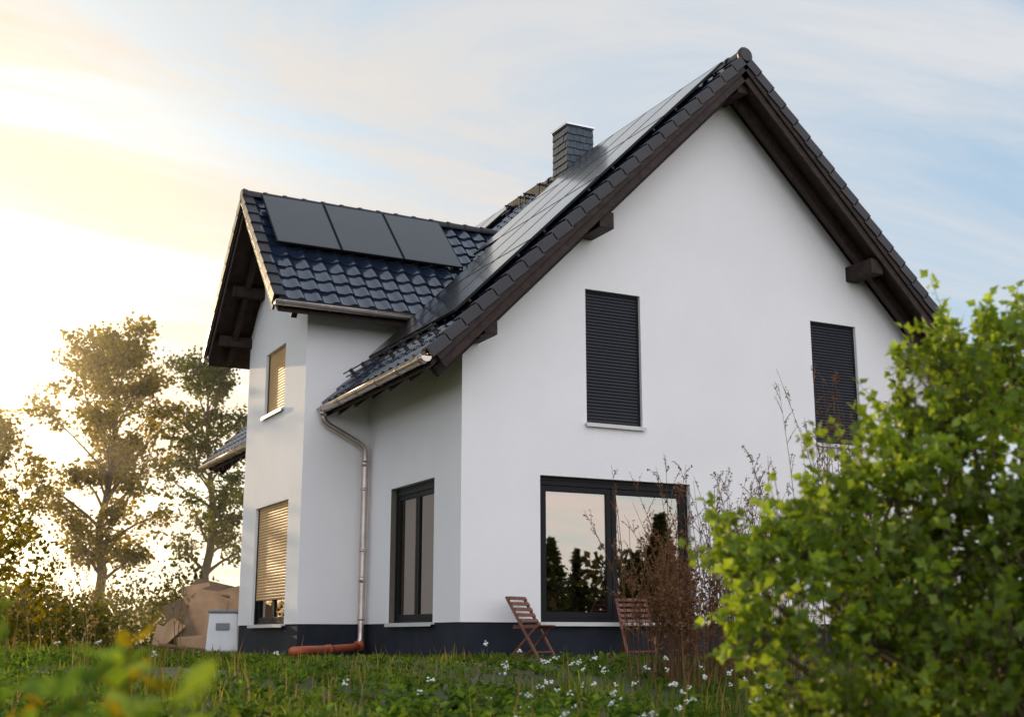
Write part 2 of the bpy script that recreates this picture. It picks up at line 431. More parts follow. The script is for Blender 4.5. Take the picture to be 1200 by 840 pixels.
def ridgecap(g, a, b, r=.115, seg=.36):
    a = Vector(a); b = Vector(b); d = b-a; ln = d.length; d.normalize(); s = d.cross(Vector((0,0,1))); s.normalize()
    n = int(ln/seg); seg = ln/n; m = 11
    for i in range(n):
        base = len(g.v)
        for t, rr in ((0, r*1.1), (.06, r*1.12), (.065, r*1.0), (seg+.02, r*.93)):
            for k_ in range(m):
                an = math.radians(-15+210*k_/(m-1))
                g.v.append(tuple(a+d*(i*seg+t)+s*math.cos(an)*rr+Vector((0,0,1))*(math.sin(an)*rr)))
        for q in range(3):
            for k_ in range(m-1):
                g.f.append((base+q*m+k_, base+q*m+k_+1, base+(q+1)*m+k_+1, base+(q+1)*m+k_))
ridgecap(rc, (XR, Y0, ROOF0+XR), (XR, Y1, ROOF0+XR))
ridgecap(rc, (XO, YC, CR), (3.25, YC, CR), r=.105)
rc.tube([(XR, Y0-.05, ROOF0+XR), (XR, Y0-.01, ROOF0+XR), (XR, Y0+.03, ROOF0+XR)], [.11, .15, .14], 12)
rc.tube([(XO-.04, YC, CR), (XO, YC, CR), (XO+.03, YC, CR)], [.10, .13, .12], 12)
rc.obj('ridge_tiles', M['vtile'], H, smooth=False)

gu = Geo()
def gutter(g, a, b, r=.078):
    a = Vector(a); b = Vector(b); d = (b-a).normalized(); s = d.cross(Vector((0,0,1))).normalized(); m = 11
    for rr, flip in ((r, 0), (r-.006, 1)):
        base = len(g.v)
        for p in (a, b):
            for k_ in range(m):
                an = math.pi+math.pi*k_/(m-1)
                g.v.append(tuple(p+s*math.cos(an)*rr+Vector((0,0,1))*math.sin(an)*rr))
        for k_ in range(m-1): g.f.append((base+k_, base+k_+1, base+m+k_+1, base+m+k_))
    for p in (a, b):
        g.poly([tuple(p+s*math.cos(math.pi+math.pi*k_/(m-1))*r+Vector((0,0,1))*math.sin(math.pi+math.pi*k_/(m-1))*r) for k_ in range(m)])
    for sg in (-1, 1): g.tube([a+s*sg*(r), b+s*sg*(r)], .011, 6)
    nb = int((b-a).length/.75)
    for i in range(nb+1):
        p = a+d*(.15+i*((b-a).length-.3)/max(nb,1))
        g.tube([p+s*math.cos(math.pi+math.pi*q/8)*(r+.006)+Vector((0,0,1))*math.sin(math.pi+math.pi*q/8)*(r+.006) for q in range(9)], .008, 5)
gxx, gzz = -EV-.07, ROOF0-EV-.10
gutter(gu, (gxx, Y0-.02, gzz), (gxx, D1-.01, gzz-.02))
gutter(gu, (gxx, D2+.01, gzz), (gxx, Y1+.02, gzz))
gutter(gu, (W+EV+.07, Y0-.02, gzz), (W+EV+.07, Y1+.02, gzz))
gutter(gu, (XO-.02, YC-CE-.07, CR-CS*CE-.10), (.72, YC-CE-.07, CR-CS*CE-.10), r=.068)
gutter(gu, (XO-.02, YC+CE+.07, CR-CS*CE-.10), (.72, YC+CE+.07, CR-CS*CE-.10), r=.068)
gu.obj('gutters', M['zinc'], H, smooth=True)
dp = Geo()
yb = D1-.11
pp = [(gxx, yb, gzz-.05), (gxx, yb, gzz-.17), (gxx+.03, yb, gzz-.24), (gxx+.09, yb, gzz-.29), (-.24, yb, gzz-.56), (-.16, yb, gzz-.62), (-.12, yb, gzz-.70), (-.115, yb, gzz-.9), (-.115, yb, .32), (-.12, yb-.01, .2), (-.16, yb-.05, .1)]
dp.tube(pp, .053, 14)
dp.tube([(gxx, yb, gzz-.16), (gxx, yb, gzz-.05)], [.06, .075], 12)
for z in (.5, 1.6, 2.6): dp.tube([(-.115, yb, z), (-.115, yb, z+.045)], .062, 12)
for z in (1.1, 3.0): dp.tube([(-.115, yb, z), (-.115, yb, z+.10)], .058, 12)
dp.obj('downpipe', M['zinc'], H, smooth=True)
sg = Geo()
nv = Vector((-1,0,1)).normalized(); uv = Vector((1,0,1)).normalized()
base = Vector((-EV, 0, ROOF0-EV))+uv*.42
for hh in (.12, .19): sg.tube([base+nv*hh+Vector((0,Y0+.25,0)), base+nv*hh+Vector((0,D1-.4,0))], .012, 6)
for y in np.arange(Y0+.4, D1-.4, .55): sg.obox(base+Vector((0,y,0)), (0,1,0), uv, nv, (-.012,.012), (-.03,.03), (0,.21))
sg.obj('snow_guard', M['steel'], H)

pc = Geo(); pf = Geo(); pr = Geo()
def solar(o, u, v, nn, w, h):
    o = Vector(o); u = Vector(u); v = Vector(v); nn = Vector(nn)
    t = .018
    pc.obox(o, u, v, nn, (t, w-t), (t, h-t), (.125, .1495))
    for ra, rb in (((0,w),(0,t)), ((0,w),(h-t,h)), ((0,t),(t,h-t)), ((w-t,w),(t,h-t))):
        pf.obox(o, u, v, nn, ra, rb, (.115, .152))
pw, ph = 1.13, 1.70
rows = [(0, 3), (1, 3), (2, 4), (3, 4)]
px0 = -.22
o0 = Vector((px0, 0, ROOF0+px0))
for r, nc in rows:
    for c in range(nc):
        solar(o0+uv*(r*(ph+.015))+Vector((0, -.42+c*(pw+.018), 0)), (0,1,0), uv, nv, pw, ph)
    for q in (.3, ph-.3):
        p_ = o0+uv*(r*(ph+.015)+q)
        pr.obox(p_, (0,1,0), uv, nv, (-.40, -.42+nc*(pw+.018)+.06), (-.02,.02), (.07,.1145))
for c in range(5, 9):
    solar(o0+uv*(3*(ph+.015))+Vector((0, 1.6-.36+c*(pw+.018), 0)), (0,1,0), uv, nv, pw, ph)
cvv = Vector((0,1,CS)).normalized(); cnn = Vector((0,-CS,1)).normalized()
cw = 1.16
for c in range(3):
    o_ = Vector((-1.62+c*(cw+.02), YC, CR))-cvv*(ph+.14)
    solar(o_, (1,0,0), cvv, cnn, cw, ph)
pr.obox(Vector((-1.60, YC, CR))-cvv*(ph-.2), (1,0,0), cvv, cnn, (0, 3.5), (-.02,.02), (.07,.1145))
pr.obox(Vector((-1.60, YC, CR))-cvv*(.5), (1,0,0), cvv, cnn, (0, 3.5), (-.02,.02), (.07,.1145))
pc.obj('solar_panel_cells', M['panel'], H); pf.obj('solar_panel_frames', M['frame'], H); pr.obj('solar_rails', M['steel'], H)

ch = Geo(); CX0, CX1, CY0, CY1, CZ = 4.30, 4.90, 4.45, 5.05, 10.28
ch.box(CX0+.02, CX1-.02, CY0+.02, CY1-.02, 8.3, CZ)
rw = .15
for i in range(int((CZ-8.6)/rw)+1):
    z = 8.6+i*rw
    if z > CZ-.02: continue
    for q in range(5):
        off = .075 if i % 2 else 0
        for face in range(4):
            a = q*.15+off-.075; b = min(a+.144, .60); a = max(a, 0)
            if b-a < .02: continue
            jz = random.uniform(-.006, .006); tw = .012+random.uniform(0, .006)
            if face == 0: o_, u_, n_ = (CX0, CY0+.02, z+jz), (1,0,0), (0,-1,0)
            elif face == 1: o_, u_, n_ = (CX1, CY1-.02, z+jz), (-1,0,0), (0,1,0)
            elif face == 2: o_, u_, n_ = (CX0+.02, CY1, z+jz), (0,-1,0), (-1,0,0)
            else: o_, u_, n_ = (CX1-.02, CY0, z+jz), (0,1,0), (1,0,0)
            up_ = (Vector((0,0,1))-Vector(n_)*.12).normalized()
            ch.obox(Vector(o_)+Vector(n_)*.016, u_, up_, n_, (a, b), (0, min(rw+.02, CZ-z)), (0, tw))
ch.obj('chimney', M['slate'], H)
cc = Geo(); cc.box(CX0-.03, CX1+.03, CY0-.03, CY1+.03, CZ, CZ+.045); cc.box(CX0+.12, CX1-.12, CY0+.12, CY1-.12, CZ+.045, CZ+.075)
cc.obj('chimney_cap', M['alu'], H, bevel=.005)
fl = Geo(); fl.obox((CX0, CY0, ROOF0+CX0), (0,1,0), uv, nv, (-.12, .72), (-.2, .45), (.03, .075)); fl.obj('chimney_flashing', M['steel'], H)
st = Geo()
for i, yy in enumerate((5.3, 6.15)):
    p_ = Vector((XR-.55, yy, ROOF0+XR-.55))
    for q in range(5): st.box(XR-.62+q*.06, XR-.60+q*.06, yy, yy+.72, p_.z+.22, p_.z+.25)
    for y_ in (yy+.05, yy+.67):
        st.beam((XR-.66, y_, p_.z+.22), (XR-.33, y_, p_.z+.22), .03, .03)
        st.beam((XR-.62, y_, p_.z-.05), (XR-.62, y_, p_.z+.22), .025, .025, up=(0,1,0))
st.obj('roof_steps', M['steel'], H)

# ------------------------------------------------------------------ drain pipe, chairs, boxes
g = Geo()
g.tube([(-.16, yb-.06, .10), (-.35, yb-.2, .07), (-.9, yb-.75, .05), (-1.5, yb-1.5, .05), (-1.85, yb-1.95, .04)], .062, 12)
g.tube([(-.86, yb-.71, .05), (-.96, yb-.82, .05)], .076, 12); g.tube([(-.13, yb-.04, .04), (-.17, yb-.07, .17)], .078, 12)
g.obj('drain_pipe', M['clay_pipe'], smooth=True)

def chair(loc, rz):
    g = Geo()
    for sx in (-.22, .22):
        g.beam((sx, .27, 0), (sx, -.26, .84), .028, .045, up=(1,0,0))
        g.beam((sx*.88, -.24, 0), (sx*.88, .22, .44), .026, .04, up=(1,0,0))
        g.beam((sx*.9, -.16, .425), (sx*.9, .24, .435), .02, .03)
    for i in range(7):
        y = -.15+i*.062; g.box(-.21, .21, y, y+.048, .445, .46)
    for i in range(5):
        t = .60+i*.09; y = .27+(-.53)*t; z = .84*t
        g.obox((0, y, z), (1,0,0), Vector((0,-.53,.84)).normalized(), Vector((0,.84,.53)).normalized(), (-.22, .22), (-.026, .026), (.024, .038))
    g.beam((-.2, .2, .1), (.2, .2, .1), .02, .02); g.beam((-.19, -.18, .08), (.19, -.18, .08), .02, .02)
    o = g.obj('folding_garden_chair', M['brown_wood'], bevel=.003)
    o.location = loc; o.rotation_euler = (0, 0, rz); return o
chair((.88, -.42, -.06), math.radians(-150))
chair((2.58, -.45, -.06), math.radians(165))

pile = empty('cardboard_box_pile', (-1.50, 9.0, 0), math.radians(-25)); pile.scale = (1.1, 1.1, 1.12)
g = Geo(); g2 = Geo()
def slabr(g, c, sx, sy, t, rx, ry, rz):
    R_ = Matrix.Rotation(math.radians(rz), 3, 'Z') @ Matrix.Rotation(math.radians(ry), 3, 'Y') @ Matrix.Rotation(math.radians(rx), 3, 'X')
    g.obox(c, R_ @ Vector((1,0,0)), R_ @ Vector((0,1,0)), R_ @ Vector((0,0,1)), (-sx/2, sx/2), (-sy/2, sy/2), (-t/2, t/2))
slabr(g, (.05, .1, .60), .8, .9, .05, 68, 8, 0)
slabr(g2, (-.30, -.12, .45), .40, .85, .03, 62, -22, 12)
slabr(g, (.42, .2, .74), .6, .6, .03, 75, -14, -8)
slabr(g2, (.15, .38, 1.06), .8, .30, .03, 40, 12, -12)
slabr(g, (-.12, .30, 1.0), .5, .28, .02, 60, -10, 20)
slabr(g, (-.50, 0, .2), .42, .42, .34, 6, 10, 30)
slabr(g2, (-.50, .02, .41), .34, .34, .02, 6, 10, 30)
slabr(g, (.1, -.35, .12), .7, .5, .22, 2, -4, 8)
slabr(g2, (-.1, -.6, .04), .9, .5, .04, 3, 6, 20)
slabr(g, (-.42, -.34, .30), .3, .5, .02, 50, 30, -20)
g.obj('cardboard_sheets', M['card'], pile, bevel=.006); g2.obj('old_cardboard_sheets', M['card2'], pile, bevel=.006)
tank = empty('plastic_container', (-1.22, 8.1, 0.05), math.radians(-20)); tank.scale = (1.05, 1.05, 1.05)
g = Geo(); g.hexa([(-.29,-.2,-.08),(.29,-.2,-.08),(.29,.2,-.08),(-.29,.2,-.08),(-.25,-.17,.60),(.25,-.17,.60),(.25,.17,.60),(-.25,.17,.60)])
g.obj('tub', M['white_plastic'], tank, bevel=.03)
g = Geo(); g.box(-.28, .28, -.2, .2, .601, .65); g.obj('lid', M['grey_plastic'], tank, bevel=.015)
g = Geo(); g.box(-.12, .12, -.212, -.195, .30, .42); g.obj('handle', M['grey_plastic'], tank, bevel=.006)

# ------------------------------------------------------------------ vegetation
LM = {}
LM['bush'] = leafmat('bush_leaf', (.085, .14, .015), (.23, .31, .035), .48, (1.9, 1.75, .8), gloss=True)
LM['tree'] = leafmat('tree_leaf', (.05, .058, .009), (.14, .13, .015), .55, (3.8, 2.7, .45))
LM['tree2'] = leafmat('tree_leaf_dark', (.028, .042, .010), (.08, .095, .016), .48, (3.0, 2.6, .6))
LM['shrub'] = leafmat('shrub_leaf', (.025, .040, .010), (.09, .095, .015), .45, (3.0, 2.3, .6))
LM['conifer'] = leafmat('conifer_needles', (.014, .026, .012), (.035, .05, .02), .1, noise=False)
LM['far'] = leafmat('distant_foliage', (.028, .034, .015), (.065, .065, .025), .25, noise=False)
LM['grass'] = leafmat('grass_blade', (.045, .085, .013), (.16, .20, .035), .42, (2.0, 1.8, .7))
LM['weed'] = leafmat('weed_leaf', (.030, .075, .014), (.13, .20, .035), .40, (1.9, 1.8, .7))
LM['dry'] = leafmat('dry_weed', (.13, .06, .032), (.29, .17, .095), .3, (1.4, 1.2, .9), noise=False)
LM['straw'] = leafmat('straw', (.16, .12, .05), (.32, .25, .10), .4, (1.6, 1.3, .8), noise=False)
LM['flower'] = simple('white_blossom', (.75, .76, .7), .8, var=.08)

def rdir(n): return nrm(rng.normal(size=(n,3)))

def make_tree(name, loc, Ht, tr, prof, nl, mat, seed, lsize=.15, per=46, f0=.22, clump=.42, lean=(0,0)):
    R = random.Random(seed)
    E = empty(name, loc)
    g = Geo(); tp = []; nseg = 12; x = y = 0
    for i in range(nseg+1):
        f = i/nseg
        tp.append(Vector((x+lean[0]*f, y+lean[1]*f, Ht*.95*f))); x += R.uniform(-.13,.13); y += R.uniform(-.13,.13)
    g.tube(tp, [tr*(1-f/nseg*.88)*(1.35 if f == 0 else 1) for f in range(nseg+1)], 8)
    cl = []
    for i in range(nl):
        f = f0+(1-f0)*(i+R.random())/nl; f = min(f, .99)
        k_ = f*nseg; i0 = int(k_); p = tp[i0].lerp(tp[min(i0+1,nseg)], k_-i0)
        Ln = prof(f)*R.uniform(.45, 1.3); az = i*2.399+R.uniform(-.5,.5); el = math.radians(R.uniform(8, 35)+35*f)
        d = Vector((math.cos(az)*math.cos(el), math.sin(az)*math.cos(el), math.sin(el)))
        pts = [p]; r0 = tr*(1-f*.85)*.5
        for s in range(5):
            d = (d+Vector((R.uniform(-.2,.2), R.uniform(-.2,.2), R.uniform(-.12,.25)))).normalized(); pts.append(pts[-1]+d*Ln/5)
        g.tube(pts, [max(.012, r0*(1-s/5.5)) for s in range(6)], 5, cap=False)
        for s in range(8):
            t = R.uniform(.35, 1)*5; j = min(int(t), 4); q = pts[j].lerp(pts[j+1], t-j)
            dd = (d+Vector((R.uniform(-1,1), R.uniform(-1,1), R.uniform(-.5,.8)))).normalized()
            e = q+dd*R.uniform(.25, .45)*max(Ln, 1)*.8
            g.tube([q, q.lerp(e, .5)+Vector((0,0,R.uniform(-.05,.08))), e], [.014, .01, .005], 4, cap=False)
            cl.append(e)
            if R.random() < .4: cl.append(q.lerp(e, .55))
    C = np.array(cl); m = len(C); cnt = per
    rr = rng.uniform(.5, 1.15, m)[:,None,None]*clump
    off = rng.normal(size=(m, cnt, 3))*.5*rr*np.array([1,1,.6])
    Pp = (C[:,None,:]+off).reshape(-1,3)
    Dd = nrm(off.reshape(-1,3))*.6+rdir(len(Pp)); Dd[:,2] -= .25
    V, F = leaves_geo(Pp, Dd, rng.uniform(.6, 1.25, len(Pp))*lsize, upbias=.6, asp=1.1)
    g.obj('trunk_and_limbs', M['bark'], E, smooth=True)
    fast('foliage', V, F, mat, E)
    return E

pa = lambda f: 2.5*math.sin(math.pi*min(1, (f-.1)/.95))**.7+.25
make_tree('deciduous_tree', (-.7, 25.6, 0), 9.3, .19, pa, 36, LM['tree'], 3, lsize=.15, per=36, f0=.2, clump=.44)
pb = lambda f: 2.1*math.sin(math.pi*min(1, (f-.05)/1.0))**.6+.2
make_tree('deciduous_tree', (3.0, 26.6, 0), 9.4, .20, pb, 28, LM['tree2'], 8, lsize=.14, per=32, f0=.24, clump=.42)
make_tree('deciduous_tree', (-4.9, 24.5, 0), 6.3, .15, lambda f: 2.3*math.sin(math.pi*min(1,(f-.02)/1.0))**.6+.2, 28, LM['tree'], 5, lsize=.14, per=32, f0=.12)

def blob_mass(name, lobes, mat, lsize, dens):
    PP = []; DD = []
    for (x, y, z, r, rz_) in lobes:
        n_ = int(dens*r*r); d = rdir(n_); rad = rng.uniform(.35, 1.12, n_)**.6
        wob = 1+.22*np.sin(d[:,0]*5+x*3)*np.cos(d[:,1]*4+y)+.15*np.sin(d[:,2]*7)
        PP.append(np.array([x,y,z])+d*(rad*wob)[:,None]*np.array([r,r,rz_])); DD.append(d*.5+rdir(n_)*.8)
    PP = np.concatenate(PP); DD = np.concatenate(DD)
    V, F = leaves_geo(PP, DD, rng.uniform(.6, 1.3, len(PP))*lsize, asp=1.1)
    return fast(name, V, F, mat)

lob = []
for i in range(48):
    x = random.uniform(-13, 4); y = 19+random.uniform(-3, 7); r = random.uniform(.5, 1.1)
    lob.append((x, y, r*.6, r, r*random.uniform(.8, 1.5)))
for i in range(12):
    x = random.uniform(-12, -4.4); y = 13+random.uniform(-2, 4); r = random.uniform(.4, .75); lob.append((x, y, r*.5, r, r*1.1))
blob_mass('shrubs', lob, LM['shrub'], .12, 800)
lob = [(-4.6, 11.4, 1.5, .9, 1.2), (-5.3, 11.0, 2.1, .8, 1.0), (-5.9, 11.6, 1.4, 1.1, 1.4), (-4.2, 11.9, .7, .7, .9)]
blob_mass('hazel_shrub', lob, LM['tree'], .11, 900)
lob = []
for i in range(240):
    a = random.uniform(0, 2*math.pi); R_ = random.uniform(62, 115)
    dx, dy = math.sin(a), math.cos(a)
    north = max(0, dy)
    h = random.uniform(4.5, 7.5)*(1-.6*min(1, north*1.3))*(.8 if dx < 0 and dy < .3 else 1)
    lob.append((3+dx*R_, dy*R_, h*.45, random.uniform(2.2, 4.2), h*.55))
blob_mass('distant_trees', lob, LM['far'], .5, 75)

def conifer_mesh(seed, Ht):
    R = np.random.default_rng(seed); PP = []; DD = []
    for lev in np.arange(.1, .985, .026):
        r = (1-lev)**.85*Ht*.23*R.uniform(.75, 1.15); nb = 9
        for b in range(nb):
            az = R.uniform(0, 2*np.pi); t = np.linspace(.15, 1, 13)
            d = np.array([np.cos(az), np.sin(az), -.25]); base = np.array([0,0,lev*Ht])
            p = base+d*(t*r*R.uniform(.7,1.1))[:,None]+np.array([0,0,1])*(.12*(t**2)*r)[:,None]
            PP.append(p+R.normal(0, .05, p.shape)); DD.append(np.tile(d, (13,1))+R.normal(0, .7, p.shape))
    PP = np.concatenate(PP); DD = np.concatenate(DD)
    return leaves_geo(PP, DD, R.uniform(.25, .5, len(PP)), asp=.7)
cm = None
cpos = [(22,-44,3.6),(25,-46,4.4),(29,-50,6.6),(31,-45,3.9),(33,-47,5.6),(36,-50,6.2),(38,-52,8.6),(41,-49,6.0),(44,-48,7.2),(19,-48,4.8),(48,-55,8),(14,-50,5.5),(34,-56,6.4),(27,-56,5.4),(-14,-48,6),(-24,-44,7),(5,-52,6)]
for (x, y, h) in cpos:
    E = empty('conifer_tree', (x, y, -.55), random.uniform(0, 6))
    if cm is None:
        V, F = conifer_mesh(4, 10); o = fast('needles', V, F, LM['conifer'], E); cm = o.data
        gt = Geo(); gt.tube([(0,0,0),(0,0,5),(0,0,9.8)], [.2,.12,.02], 8); to = gt.obj('trunk', M['bark'], E); tm_ = to.data
    else:
        link(bpy.data.objects.new('needles', cm), E); link(bpy.data.objects.new('trunk', tm_), E)
    E.scale = (h/10*1.15, h/10*1.15, h/10)

# ---- big leafy bush
BZ = -.60
bush = empty('leafy_bush', (-2.38, -11.35, 0), math.radians(-26.9))
BL = [(.45,.35,1.56,.48),(.02,.15,1.30,.37),(-.36,.0,.94,.36),(-.84,-.1,.60,.32),(.10,-.05,.66,.66),(-.60,-.25,.20,.48),
      (.0,-.3,.0,.66),(.78,.1,1.0,.74),(-1.16,.0,.58,.17),(-1.14,-.2,.26,.20),(.10,.2,1.64,.24),(-.82,-.5,-.16,.38),(.85,.4,1.78,.38),(.85,-.2,.3,.78),(-.22,.1,1.12,.24),(-.62,.05,.76,.24),(-.35,.2,.4,.42),(.3,.25,.2,.6)]
PP = []; DD = []; tw = Geo()
R = random.Random(5)
stem0 = [Vector((R.uniform(-.35,.5), R.uniform(-.2,.3), BZ)) for _ in range(9)]
for (x, y, z, r) in BL:
    c = Vector((x, y, z)); s0 = min(stem0, key=lambda q: (q-c).length+R.uniform(0,.4))
    mid = s0.lerp(c, .5)+Vector((R.uniform(-.1,.1), R.uniform(-.1,.1), .12))
    tw.tube([s0, mid, c], [.022, .016, .010], 6, cap=False)
    n_ = int(400*r*r)+18
    for q in range(n_):
        d = Vector((R.gauss(0,1), R.gauss(0,1), R.gauss(0,1))).normalized()
        rad = R.uniform(.25, 1.05)
        wob = 1+.34*math.sin(d.x*6+x*5)*math.cos(d.z*5+z*3)
        p = c+d*r*rad*wob*.88
        if p.z < BZ+.03: continue
        sd_ = (d*.8+Vector((R.uniform(-.4,.4), R.uniform(-.4,.4), R.uniform(.1,.9)))).normalized()
        ln = R.uniform(.10, .26)*(1.3 if rad > .85 else .9)
        e = p+sd_*ln
        if q % 4 == 0:
            b0 = c.lerp(p, R.uniform(.0,.3)); tw.tube([b0, b0.lerp(p,.55)+Vector((0,0,R.uniform(-.03,.03))), p], [.008,.006,.003], 4, cap=False)
        tw.tube([p-sd_*.05, e], [.003, .0015], 3, cap=False)
        k_ = R.randint(10, 16); t = np.linspace(.15, 1, k_)
        pts = np.array(p)[None]+np.array(sd_)[None]*(t*ln)[:,None]
        rd = rdir(k_); dd = np.array(sd_)[None]*(.25+.5*t)[:,None]+rd*.9
        PP.append(pts+rd*.012); DD.append(dd)
PP = np.concatenate(PP); DD = np.concatenate(DD)
V, F = leaves_geo(PP, DD, rng.uniform(.034, .072, len(PP)), T=TL, F=F6, upbias=.8, asp=1.1)
fast('foliage', V, F, LM['bush'], bush); tw.obj('branches', M['twig'], bush)

# ---- grass
def inside(x, y, m=.0):
    a = (x > -m) & (x < W+m) & (y > -m) & (y < LEN+m)
    b = (x > -P-m) & (x < .1) & (y > D1-m) & (y < D2+m)
    return a | b
def nearf(x, y):
    d = np.where((x < -1.2) | (y < 0), np.hypot(np.maximum(-1.2-x,0), np.maximum(-y,0)), 0)
    return .35+.65*np.clip(d/5, 0, 1)
def blades(n_, r0, r1, a0, a1, h0, h1, w0, w1, bend=.5):
    r = rng.uniform(r0, r1, n_); a = rng.uniform(a0, a1, n_)
    x = -7.3+r*np.sin(a); y = -15.9+r*np.cos(a)
    cl = np.sin(x*1.3+2)*np.cos(y*1.1)+.6*np.sin(x*3.1-y*2.3)+.4*np.sin(x*7+y*5)
    kk = ~inside(x, y) & (rng.uniform(-1.6, 1.2, n_) < cl+.4)
    x, y, cl, r = x[kk], y[kk], cl[kk], r[kk]; m = len(x)
    z = gz(x, y)-.01
    h = rng.uniform(h0, h1, m)*(1+.35*cl)*nearf(x, y); h = np.clip(h, .03, None)
    w = rng.uniform(w0, w1, m)*(1+r/12)
    az = rng.uniform(0, 2*np.pi, m); s = np.stack([np.cos(az), np.sin(az), 0*az], -1)
    ba = rng.uniform(0, 2*np.pi, m); bd = np.stack([np.cos(ba), np.sin(ba), 0*ba], -1)*(rng.uniform(.1, bend, m)*h)[:,None]
    P0 = np.stack([x, y, z], -1); up = np.array([0,0,1.])
    v0 = P0-s*w[:,None]/2; v1 = P0+s*w[:,None]/2
    mid = P0+up*(h*.55)[:,None]+bd*.3
    v2 = mid-s*w[:,None]*.38; v3 = mid+s*w[:,None]*.38; v4 = P0+up*(h*.95)[:,None]+bd
    V = np.stack([v0,v1,v2,v3,v4], 1).reshape(-1,3)
    F = (np.array([[0,1,2],[1,3,2],[2,3,4]])[None]+(np.arange(m)*5)[:,None,None]).reshape(-1,3)
    return V, F
def merge(parts):
    V = []; F = []; b = 0
    for v, f in parts: V.append(v); F.append(f+b); b += len(v)
    return np.concatenate(V), np.concatenate(F)
V, F = merge([blades(64000, 2.2, 20, -.75, 1.25, .08, .20, .006, .012, .7),
              blades(26000, 16, 46, -.75, .7, .08, .22, .010, .022, .7)])
fast('grass', V, F, LM['grass'])
V, F = merge([blades(3800, 5, 30, -.5, 1.1, .2, .42, .004, .006, .3), blades(3000, 11, 34, -.25, .08, .35, .9, .004, .007, .3)])
fast('dry_grass', V, F, LM['straw'])

def weeds(n_, r0, r1, a0, a1, hs, ls, leaves_per=9, spread=.03):
    r = rng.uniform(r0, r1, n_); a = rng.uniform(a0, a1, n_); x = -7.3+r*np.sin(a); y = -15.9+r*np.cos(a)
    kk = ~inside(x, y, .1) & (np.sin(x*1.7)+np.cos(y*1.9+x) > -.5); x, y = x[kk], y[kk]; m = len(x); z = gz(x, y)
    hh = rng.uniform(.4, 1, m)*hs*nearf(x, y)
    t = rng.uniform(0, 1, (m, leaves_per)); az = rng.uniform(0, 2*np.pi, (m, leaves_per))
    P_ = np.stack([x[:,None]+spread*np.cos(az)+0*t, y[:,None]+spread*np.sin(az), z[:,None]+t*hh[:,None]], -1)
    D_ = np.stack([np.cos(az), np.sin(az), rng.uniform(-.1, .9, az.shape)], -1)
    S_ = (rng.uniform(.6, 1.2, az.shape)*(1.15-t*.6)*ls)
    return leaves_geo(P_.reshape(-1,3), D_.reshape(-1,3), S_.ravel(), T=T6, F=F6, upbias=2., asp=.9)
V, F = merge([weeds(4400, 4.5, 17, -.5, 1.0, .18, .09), weeds(1000, 5, 11, -.3, .8, .34, .13), weeds(1000, 14, 30, -.45, .15, .20, .12),
              weeds(130, 5, 9.5, -.2, .75, .50, .11, 34, .05)])
fast('weeds', V, F, LM['weed'])

g = Geo(); sm = Geo()
def octa(g, c, r):
    b = len(g.v); x, y, z = c
    g.v += [(x+r,y,z),(x-r,y,z),(x,y+r,z),(x,y-r,z),(x,y,z+r*.8),(x,y,z-r*.6)]
    for f in ((0,2,4),(2,1,4),(1,3,4),(3,0,4),(2,0,5),(1,2,5),(3,1,5),(0,3,5)): g.f.append(tuple(b+i for i in f))
for i in range(120):
    r = random.uniform(6.5, 13.5); a = random.gauss(.60, .10) if i % 5 else random.uniform(.0, .7)
    x = -7.3+r*math.sin(a); y = -15.9+r*math.cos(a)
    if y > -.3 and x > -1.2: continue
    z = float(gz(x, y)); h = random.uniform(.18, .46)
    sm.tube([(x,y,z),(x+random.uniform(-.03,.03),y,z+h)], [.003,.002], 3, cap=False)
    for q in range(random.randint(4, 9)):
        octa(g, (x+random.gauss(0,.014), y+random.gauss(0,.014), z+h+random.gauss(0,.01)), random.uniform(.008,.016))
fe = empty('white_wildflowers'); g.obj('blossoms', LM['flower'], fe); sm.obj('stems', LM['weed'], fe)

def stalks(name, cx, cy, sx, sy, n_, h0, h1, mat, seed, twigs=7, leaf=.03, spread=.25, lf=10):
    R = random.Random(seed); g = Geo(); PP = []; DD = []
    for i in range(n_):
        x = cx+R.gauss(0, sx); y = cy+R.gauss(0, sy); 
        if y > -.15 and x > -.1: y = -.3
        z = float(gz(x, y)); h = R.uniform(h0, h1)
        lx, ly = R.uniform(-spread, spread), R.uniform(-spread, spread)
        pts = [Vector((x+lx*f*f*h, y+ly*f*f*h, z+h*f)) for f in (0,.25,.5,.75,1)]
        g.tube(pts, [.007,.006,.005,.004,.002], 4, cap=False)
        for q in range(twigs):
            t = R.uniform(.35, 1)*4; j = min(int(t), 3); p = pts[j].lerp(pts[j+1], t-j)
            d = Vector((R.uniform(-1,1), R.uniform(-1,1), R.uniform(.5,1.6))).normalized(); l_ = R.uniform(.1,.36)*(1.3-t/5)
            e = p+d*l_; g.tube([p, p.lerp(e,.5)+Vector((0,0,.01)), e], [.004,.003,.0015], 3, cap=False)
            for u_ in range(lf):
                c = p.lerp(e, R.uniform(.2,1.02)); PP.append((c.x+R.gauss(0,.006), c.y+R.gauss(0,.006), c.z)); DD.append((R.gauss(0,1), R.gauss(0,1), R.uniform(-.5,1)))
    E = empty(name); g.obj('stalks', mat, E)
    V, F = leaves_geo(np.array(PP), np.array(DD), rng.uniform(.5,1.3,len(PP))*leaf); fast('seed_heads', V, F, mat, E)
stalks('dry_weeds', 1.25, -4.3, .50, .4, 95, 1.2, 2.45, LM['dry'], 2, 11, .024)
stalks('dry_weeds', .50, -4.6, .20, .4, 50, .8, 1.6, LM['dry'], 3, 11, .036)
stalks('dry_weeds', 1.15, -6.4, .28, .3, 34, 2.3, 3.45, LM['dry'], 4, 11, .022, spread=.15)
